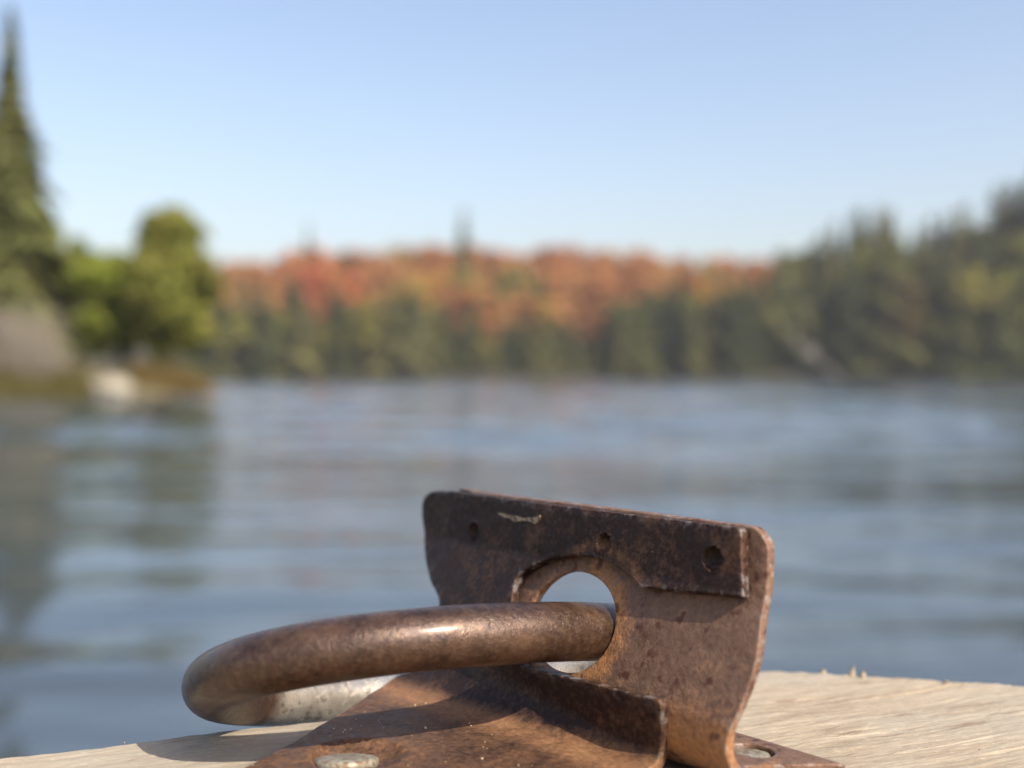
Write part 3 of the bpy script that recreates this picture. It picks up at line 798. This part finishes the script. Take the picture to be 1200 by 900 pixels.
# unit-height prototypes for the far forest
con = [me_of('conifer_crown', *conifer_crown(1.0, rr, 1500, 11 + i, .055, .05, pw)) for i, (rr, pw) in enumerate([(.16, .9), (.19, .8), (.14, .95), (.22, .75), (.17, .7)])]
bro = [me_of('broad_crown', *broad_crown(1.0, rr, 1700, 31 + i, .042, .12, clumps=cl)) for i, (rr, cl) in enumerate([(.30, 22), (.36, 26), (.26, 18), (.33, 30)])]
ctr = [trunk_mesh('conifer_trunk', .97, .014, 50 + i, 10, .12) for i in range(2)]
btr = [trunk_mesh('broad_trunk', .85, .018, 60 + i, 8, .3) for i in range(2)]

def zone(px):
    return ('near the round green tree' if px < 330 else 'left of the lone spire' if px < 500 else 'around the lone spire' if px < 590 else
            'right of the lone spire' if px < 740 else 'next to the wooded right bank' if px < 905 else 'at the near end of the bank' if px > 1090 else 'at the far end of the bank')
def forest(px, Y, top_py, kind, mat, wf, label, group, name, cat='tree'):
    if group and 'red' not in group: label += ', ' + zone(px)
    if group and 'red' not in group: group += ', ' + zone(px)
    X = (px - 600) / FPX * Y; g = far_h(X, Y); z = EYE - (top_py - 440) / FPX * Y; h = max(3.0, z - g)
    if kind == 'c': i = rnd.randrange(5); cm = con[i]; tm = ctr[i % 2]
    else: i = rnd.randrange(4); cm = bro[i]; tm = btr[i % 2]; wf *= rnd.uniform(.85, 1.2)
    return put_tree(name, cm, tm, (X, Y, g - .1), (h * wf, h * wf, h), rnd.uniform(0, 6.28), mat, label, cat, group)

LC = 'blurred green conifer on the far shore'; GC = 'conifers in the row along the far shore'
LO = 'blurred olive leafy tree on the far shore'; GO = 'olive trees on the far shore'
LM = 'orange autumn maple on the far slope'; GM = 'orange maples on the far slope'
LY = 'yellow autumn tree on the far slope'; GY = 'yellow trees on the far slope'
LR = 'red autumn maple in the red patch right of the round green tree'; GR = 'red maples on the far slope'
LD = 'dark tall conifer on the right bank'; GD = 'tall conifers on the wooded right bank'
LG = 'olive leafy tree on the right bank'; GG = 'olive trees on the wooded right bank'

# skyline of the orange hill, photo pixels
hill = ([180, 260, 300, 330, 350, 385, 410, 450, 500, 560, 600, 650, 690, 740, 800, 850, 900, 930], [310, 308, 305, 296, 289, 288, 294, 291, 287, 289, 292, 290, 292, 297, 300, 298, 300, 300])
for px in np.arange(190, 935, 13.0):                         # ridge of maples
    for row in range(2):
        x = px + rnd.uniform(-6, 6); top = np.interp(x, *hill) - 12 + rnd.uniform(-4, 7) + row * 26; Y = 222 - row * 22 + rnd.uniform(-6, 6)
        if x > 740 and rnd.random() < .3:
            forest(x, Y, top + 2, rnd.choice('cb'), L_olive, rnd.uniform(.9, 1.3), LO, GO, 'leafy_tree'); continue
        if 330 < x < 412 and rnd.random() < .62: forest(x, Y, top, 'b', L_red, rnd.uniform(.7, 1.0), LR, GR, 'maple_tree')
        elif 470 < x < 510 and row: forest(x, Y, top + 4, 'b', L_yellow, 1.1, LY, GY, 'leafy_tree')
        elif rnd.random() < .2: forest(x, Y, top + 4, 'b', L_olive, 1.1, LO, GO, 'leafy_tree')
        else: forest(x, Y, top, 'b', L_orange, rnd.uniform(.9, 1.3), LM, GM, 'maple_tree')
low_m = [(290, 335, L_orange), (318, 330, L_orange), (393, 320, L_red), (398, 345, L_orange), (480, 322, L_yellow), (495, 330, L_orange), (560, 325, L_orange), (585, 340, L_orange), (572, 352, L_red),
         (606, 330, L_orange), (655, 325, L_orange), (680, 345, L_orange), (705, 350, L_orange), (718, 330, L_orange), (640, 345, L_yellow), (530, 318, L_orange), (440, 318, L_orange), (748, 318, L_orange), (772, 326, L_orange), (812, 304, L_orange), (838, 318, L_yellow), (888, 300, L_orange)]
for (x, top, m) in low_m:
    lab, gr, nm_ = (LY, GY, 'leafy_tree') if m is L_yellow else ((LR, GR, 'maple_tree') if m is L_red and x < 420 else (LM, GM, 'maple_tree'))
    if m is L_red and x > 420: m = L_orange
    forest(x, 186 + rnd.uniform(-3, 3), top, 'b', m, rnd.uniform(1.0, 1.35), lab, gr, nm_)
for px in np.arange(195, 905, 11.0):                         # the shore row
    x = px + rnd.uniform(-5, 5); X = (x - 600) / FPX * 172
    Y = shoreY(X) + rnd.uniform(1.5, 6)
    red = np.interp(x, [250, 330, 380, 450, 500, 560, 600, 640, 700, 725, 760, 900], [348, 342, 355, 336, 342, 366, 374, 366, 376, 364, 342, 334])
    if rnd.random() < .78: forest(x, Y, red + rnd.uniform(-26, 24), 'c', rnd.choice([L_spruce, L_dark, L_spruce]), rnd.uniform(.9, 1.4), LC, GC, 'conifer_tree')
    else: forest(x, Y, red + rnd.uniform(0, 30), 'b', L_olive, rnd.uniform(1.0, 1.4), LO, GO, 'leafy_tree')
for px in np.arange(735, 905, 16.0):
    x = px + rnd.uniform(-6, 6)
    forest(x, 182 + rnd.uniform(-3, 3), 330 + rnd.uniform(-6, 12), rnd.choice('bcb'), rnd.choice([L_dark, L_olive, L_spruce]), 1.25, LO, GO, 'leafy_tree')
for (x, top) in [(345, 300), (500, 330), (470, 300), (520, 335), (635, 300), (668, 310)]:
    forest(x, 192, top + 12, 'c', L_spruce, 1.1, LC, GC, 'conifer_tree')
s_ = forest(543, 205, 236, 'c', L_spruce, .62, 'lone dark conifer spire rising above the orange maple hill', None, 'spruce_tree')
s_ = forest(361, 205, 256, 'c', L_spruce, .6, 'thin dark conifer tip poking out above the red maples', None, 'spruce_tree')
# wooded right bank
rk = ([895, 920, 950, 985, 1005, 1025, 1050, 1075, 1100, 1130, 1160, 1185, 1215, 1260, 1330], [300, 288, 282, 268, 252, 244, 260, 270, 258, 252, 234, 216, 194, 185, 185])
for row, (Y0, dy) in enumerate([(184, -4), (168, 18), (156, 55)]):
    for px in np.arange(914 - row * 4, 1330, 17.0):
        x = px + rnd.uniform(-8, 8); top = np.interp(x, *rk) - 12 + dy + rnd.uniform(-2, 9)
        X = (x - 600) / FPX * Y0; Y = max(Y0, shoreY(X) + 2) + rnd.uniform(0, 4)
        if rnd.random() < .76: forest(x, Y, top, 'c', rnd.choice([L_dark, L_spruce, L_dark]), rnd.uniform(1.05, 1.5), LD, GD, 'conifer_tree')
        else: forest(x, Y, top + 8, 'b', rnd.choice([L_olive, L_olive, L_spruce]), rnd.uniform(.8, 1.1), LG, GG, 'leafy_tree')
forest(1140, 162, 300, 'b', L_sedge, .7, 'small brownish orange leafy tree halfway up the wooded right bank', None, 'maple_tree')
forest(1062, 160, 300, 'b', L_sedge, .8, 'brownish leafy tree in the middle of the wooded right bank', None, 'leafy_tree')
tm = trunk_mesh('leaning_trunk', 1.0, .018, 91, 12, .16)
X = (985 - 600) / FPX * 151; lt = put_tree('dead_tree', None, tm, (X, 151.0, .1), (11, 11, 11), 0, None, 'pale dead tree leaning to the left out over the right shore', 'tree', None, M_pale)
lt.rotation_euler = (0, R_(-48), 0)

# the near bank on the left
def bank_tree(name, px, Y, top_py, crown, trunk, mat, label, rz=0.0):
    X = (px - 600) / FPX * Y; g = bank_h(X, Y)
    return put_tree(name, crown, trunk, (X, Y, g - .05), (1, 1, 1), rz, mat, label, 'tree' if 'shrub' not in name else 'shrub')
def hgt(px, Y, top): return EYE - (top - 440) / FPX * Y - bank_h((px - 600) / FPX * Y, Y)
h = hgt(12, 37, 2)
bank_tree('spruce_tree', 12, 37, 2, me_of('spruce_crown', *conifer_crown(h, 2.45, 9000, 3, .34, .04, 1.15, .25)), trunk_mesh('spruce_trunk', h * .98, .13, 5, 26, 1.3), L_edge_spruce, 'tall pointed spruce at the left edge of the picture')
h = hgt(203, 36, 212)
bank_tree('leafy_tree', 203, 36, 236, me_of('round_crown', *broad_crown(h, 1.78, 9000, 8, .19, .0, clumps=110, cs=.75)), trunk_mesh('round_trunk', h * .85, .08, 9, 10, 1.0), L_round, 'round topped olive green tree standing alone at the end of the left bank')
h = hgt(128, 37, 276)
bank_tree('shrub', 128, 37, 318, me_of('shrub_crown', *broad_crown(h, 1.6, 7000, 14, .18, .0, clumps=44)), trunk_mesh('shrub_trunk', h * .7, .05, 15, 8, .9), L_green, 'bright green shrub between the tall spruce and the round tree')
h = hgt(60, 38.5, 232)
bank_tree('leafy_tree', 52, 38.5, 265, me_of('green_crown', *broad_crown(h, 1.5, 8000, 18, .2, .02, clumps=46)), trunk_mesh('green_trunk', h * .85, .07, 19, 9, .9), L_green, 'bright green leafy tree right beside the tall spruce')
h = hgt(88, 38, 256)
bank_tree('leafy_tree', 88, 38, 276, me_of('filler_crown', *broad_crown(h, 1.0, 5000, 48, .17, .0, clumps=60, cs=.8)), trunk_mesh('filler_trunk', h * .85, .06, 49, 9, .7), L_green, 'yellow green leafy tree filling the gap between spruce and bright green shrub')
h = hgt(-30, 38, 225)
bank_tree('leafy_tree', -40, 39, 225, me_of('edge_crown', *broad_crown(h, 2.2, 6000, 28, .2, .08, clumps=30)), trunk_mesh('edge_trunk', h * .85, .09, 29, 9, 1.2), L_green, 'green leafy tree behind the dry bush, cut by the left picture edge')
h = hgt(150, 38, 290)
bank_tree('leafy_tree', 150, 38, 290, me_of('mid_crown', *broad_crown(h, 1.1, 5000, 58, .17, .0, clumps=60, cs=.8)), trunk_mesh('mid_trunk', h * .85, .06, 59, 9, .7), L_round, 'low olive green tree touching the left side of the round tree')
h = hgt(112, 40, 275)
bank_tree('leafy_tree', 112, 40, 275, me_of('thin_crown', *broad_crown(h, .55, 700, 38, .13, .3, clumps=12)), trunk_mesh('thin_trunk', h * .95, .04, 39, 9, .5), L_olive, 'thin sparse young tree rising behind the bright green shrub')
def blades(n, place, hmin, hmax, wid, lean, seed, hs=None):
    g = np.random.default_rng(seed); P = np.array([place(g) for _ in range(n)]); hh = g.uniform(hmin, hmax, n)
    if hs: hh = hh * np.array([hs(p) for p in P])
    th = g.random(n) * 2 * np.pi; d = np.stack([np.cos(th), np.sin(th)], 1); ln = g.uniform(.05, lean, n)
    side = np.stack([-np.sin(th + 1), np.cos(th + 1), np.zeros(n)], 1) * wid
    mid = P + np.stack([d[:, 0] * ln * .35 * hh, d[:, 1] * ln * .35 * hh, hh * .6], 1); tip = P + np.stack([d[:, 0] * ln * hh, d[:, 1] * ln * hh, hh], 1)
    V = np.stack([P - side, P + side, mid + side * .7, mid - side * .7, tip + side * .15, tip - side * .15], 1).reshape(-1, 3)
    k = np.arange(n)[:, None] * 6
    return V, np.concatenate([k + np.array([[0, 1, 2, 3]]), k + np.array([[3, 2, 4, 5]])])
def bush_place(px0, px1, Y0, Y1, dome=None):
    def f(g):
        x = g.uniform(px0, px1); Y = g.uniform(Y0, Y1); X = (x - 600) / FPX * Y; return (X, Y, max(0.0, bank_h(X, Y)) - .05)
    return f
def dry_place(g):
    a = g.random() * 6.28; r = g.random() ** .6 * 1.5; X = -15.1 + 1.2 * r * math.cos(a); Y = 33.3 + .9 * r * math.sin(a); return (X, Y, max(0, bank_h(X, Y)) - .05)
b = bpy.data.objects.new('dry_bush', me_of('dry_bush', *blades(3600, dry_place, .3, 2.5, .010, .9, 4, lambda p: max(.15, min(1.0, (-12.9 - p[0]) / 1.7)) * (.8 + .55 * n1(p[0] * 1.3, p[1] * 1.3, 7))))); COL.objects.link(b); b.data.materials.append(L_twig)
tag(b, 'leafless grey brown bush on the left bank below the tall spruce', 'bush')
b = bpy.data.objects.new('dry_grass', me_of('dry_grass', *blades(7000, bush_place(-120, 105, 29.3, 33, None), .08, .55, .012, .8, 6, lambda p: .75 + .8 * n1(p[0] * .9, p[1] * .9, 3)))); COL.objects.link(b); b.data.materials.append(L_grass)
tag(b, 'yellowish grass along the waterline of the left bank', 'grass', kind='stuff')
b = bpy.data.objects.new('sedge', me_of('sedge', *blades(6000, bush_place(155, 246, 33.2, 36.5, None), .15, .6, .012, .8, 7, lambda p: .75 + .7 * n1(p[0] * 1.2, p[1] * 1.2, 9)))); COL.objects.link(b); b.data.materials.append(L_sedge)
tag(b, 'rusty brown sedge at the waterline under the round tree', 'sedge', kind='stuff')
# pale boulder
bm = bmesh.new(); bmesh.ops.create_icosphere(bm, subdivisions=4, radius=1.0)
for v in bm.verts:
    d = v.co.normalized(); k = 1 + .22 * noise.noise(d * 1.6 + Vector((3, 1, 0))) + .07 * noise.noise(d * 5) + .02 * noise.noise(d * 14)
    v.co = Vector((d.x * k * .62, d.y * k * .5, d.z * k * .36))
me = bpy.data.meshes.new('boulder'); bm.to_mesh(me); bm.free(); me.polygons.foreach_set('use_smooth', [True] * len(me.polygons))
rm = NT('pale_rock'); co = rm.coord(); f = rm.noise(co, 4, 6, .6)
M_rock = rm.principled(Base_Color=rm.ramp(f, [(.3, (.20, .18, .13)), (.7, (.38, .34, .26))]), Roughness=.9, Normal=rm.bump(f, .04, .6))
bo = link_mesh('boulder', me, M_rock); bo.location = ((131 - 600) / FPX * 32.0, 32.0, .22)
tag(bo, 'pale boulder at the waterline between the grass and the brown sedge', 'rock')

# ------------------------------------------------------------------ thin autumn haze over the lake
hb = bmesh.new(); bmesh.ops.create_cube(hb, size=1.0)
for v in hb.verts: v.co = Vector((v.co.x * 1460, (v.co.y + .5) * 640 - 90, (v.co.z + .5) * 64 - 3))
hm = bpy.data.meshes.new('haze'); hb.to_mesh(hm); hb.free()
hz = NT('haze_air'); pv = hz.n('ShaderNodeVolumePrincipled'); pv.inputs['Color'].default_value = (0.93, 0.94, 1.0, 1); pv.inputs['Density'].default_value = 0.0005
pv.inputs['Anisotropy'].default_value = 0.25
hz.t.links.new(pv.outputs[0], hz.out.inputs['Volume'])
tag(link_mesh('haze', hm, hz.m), kind='stuff')
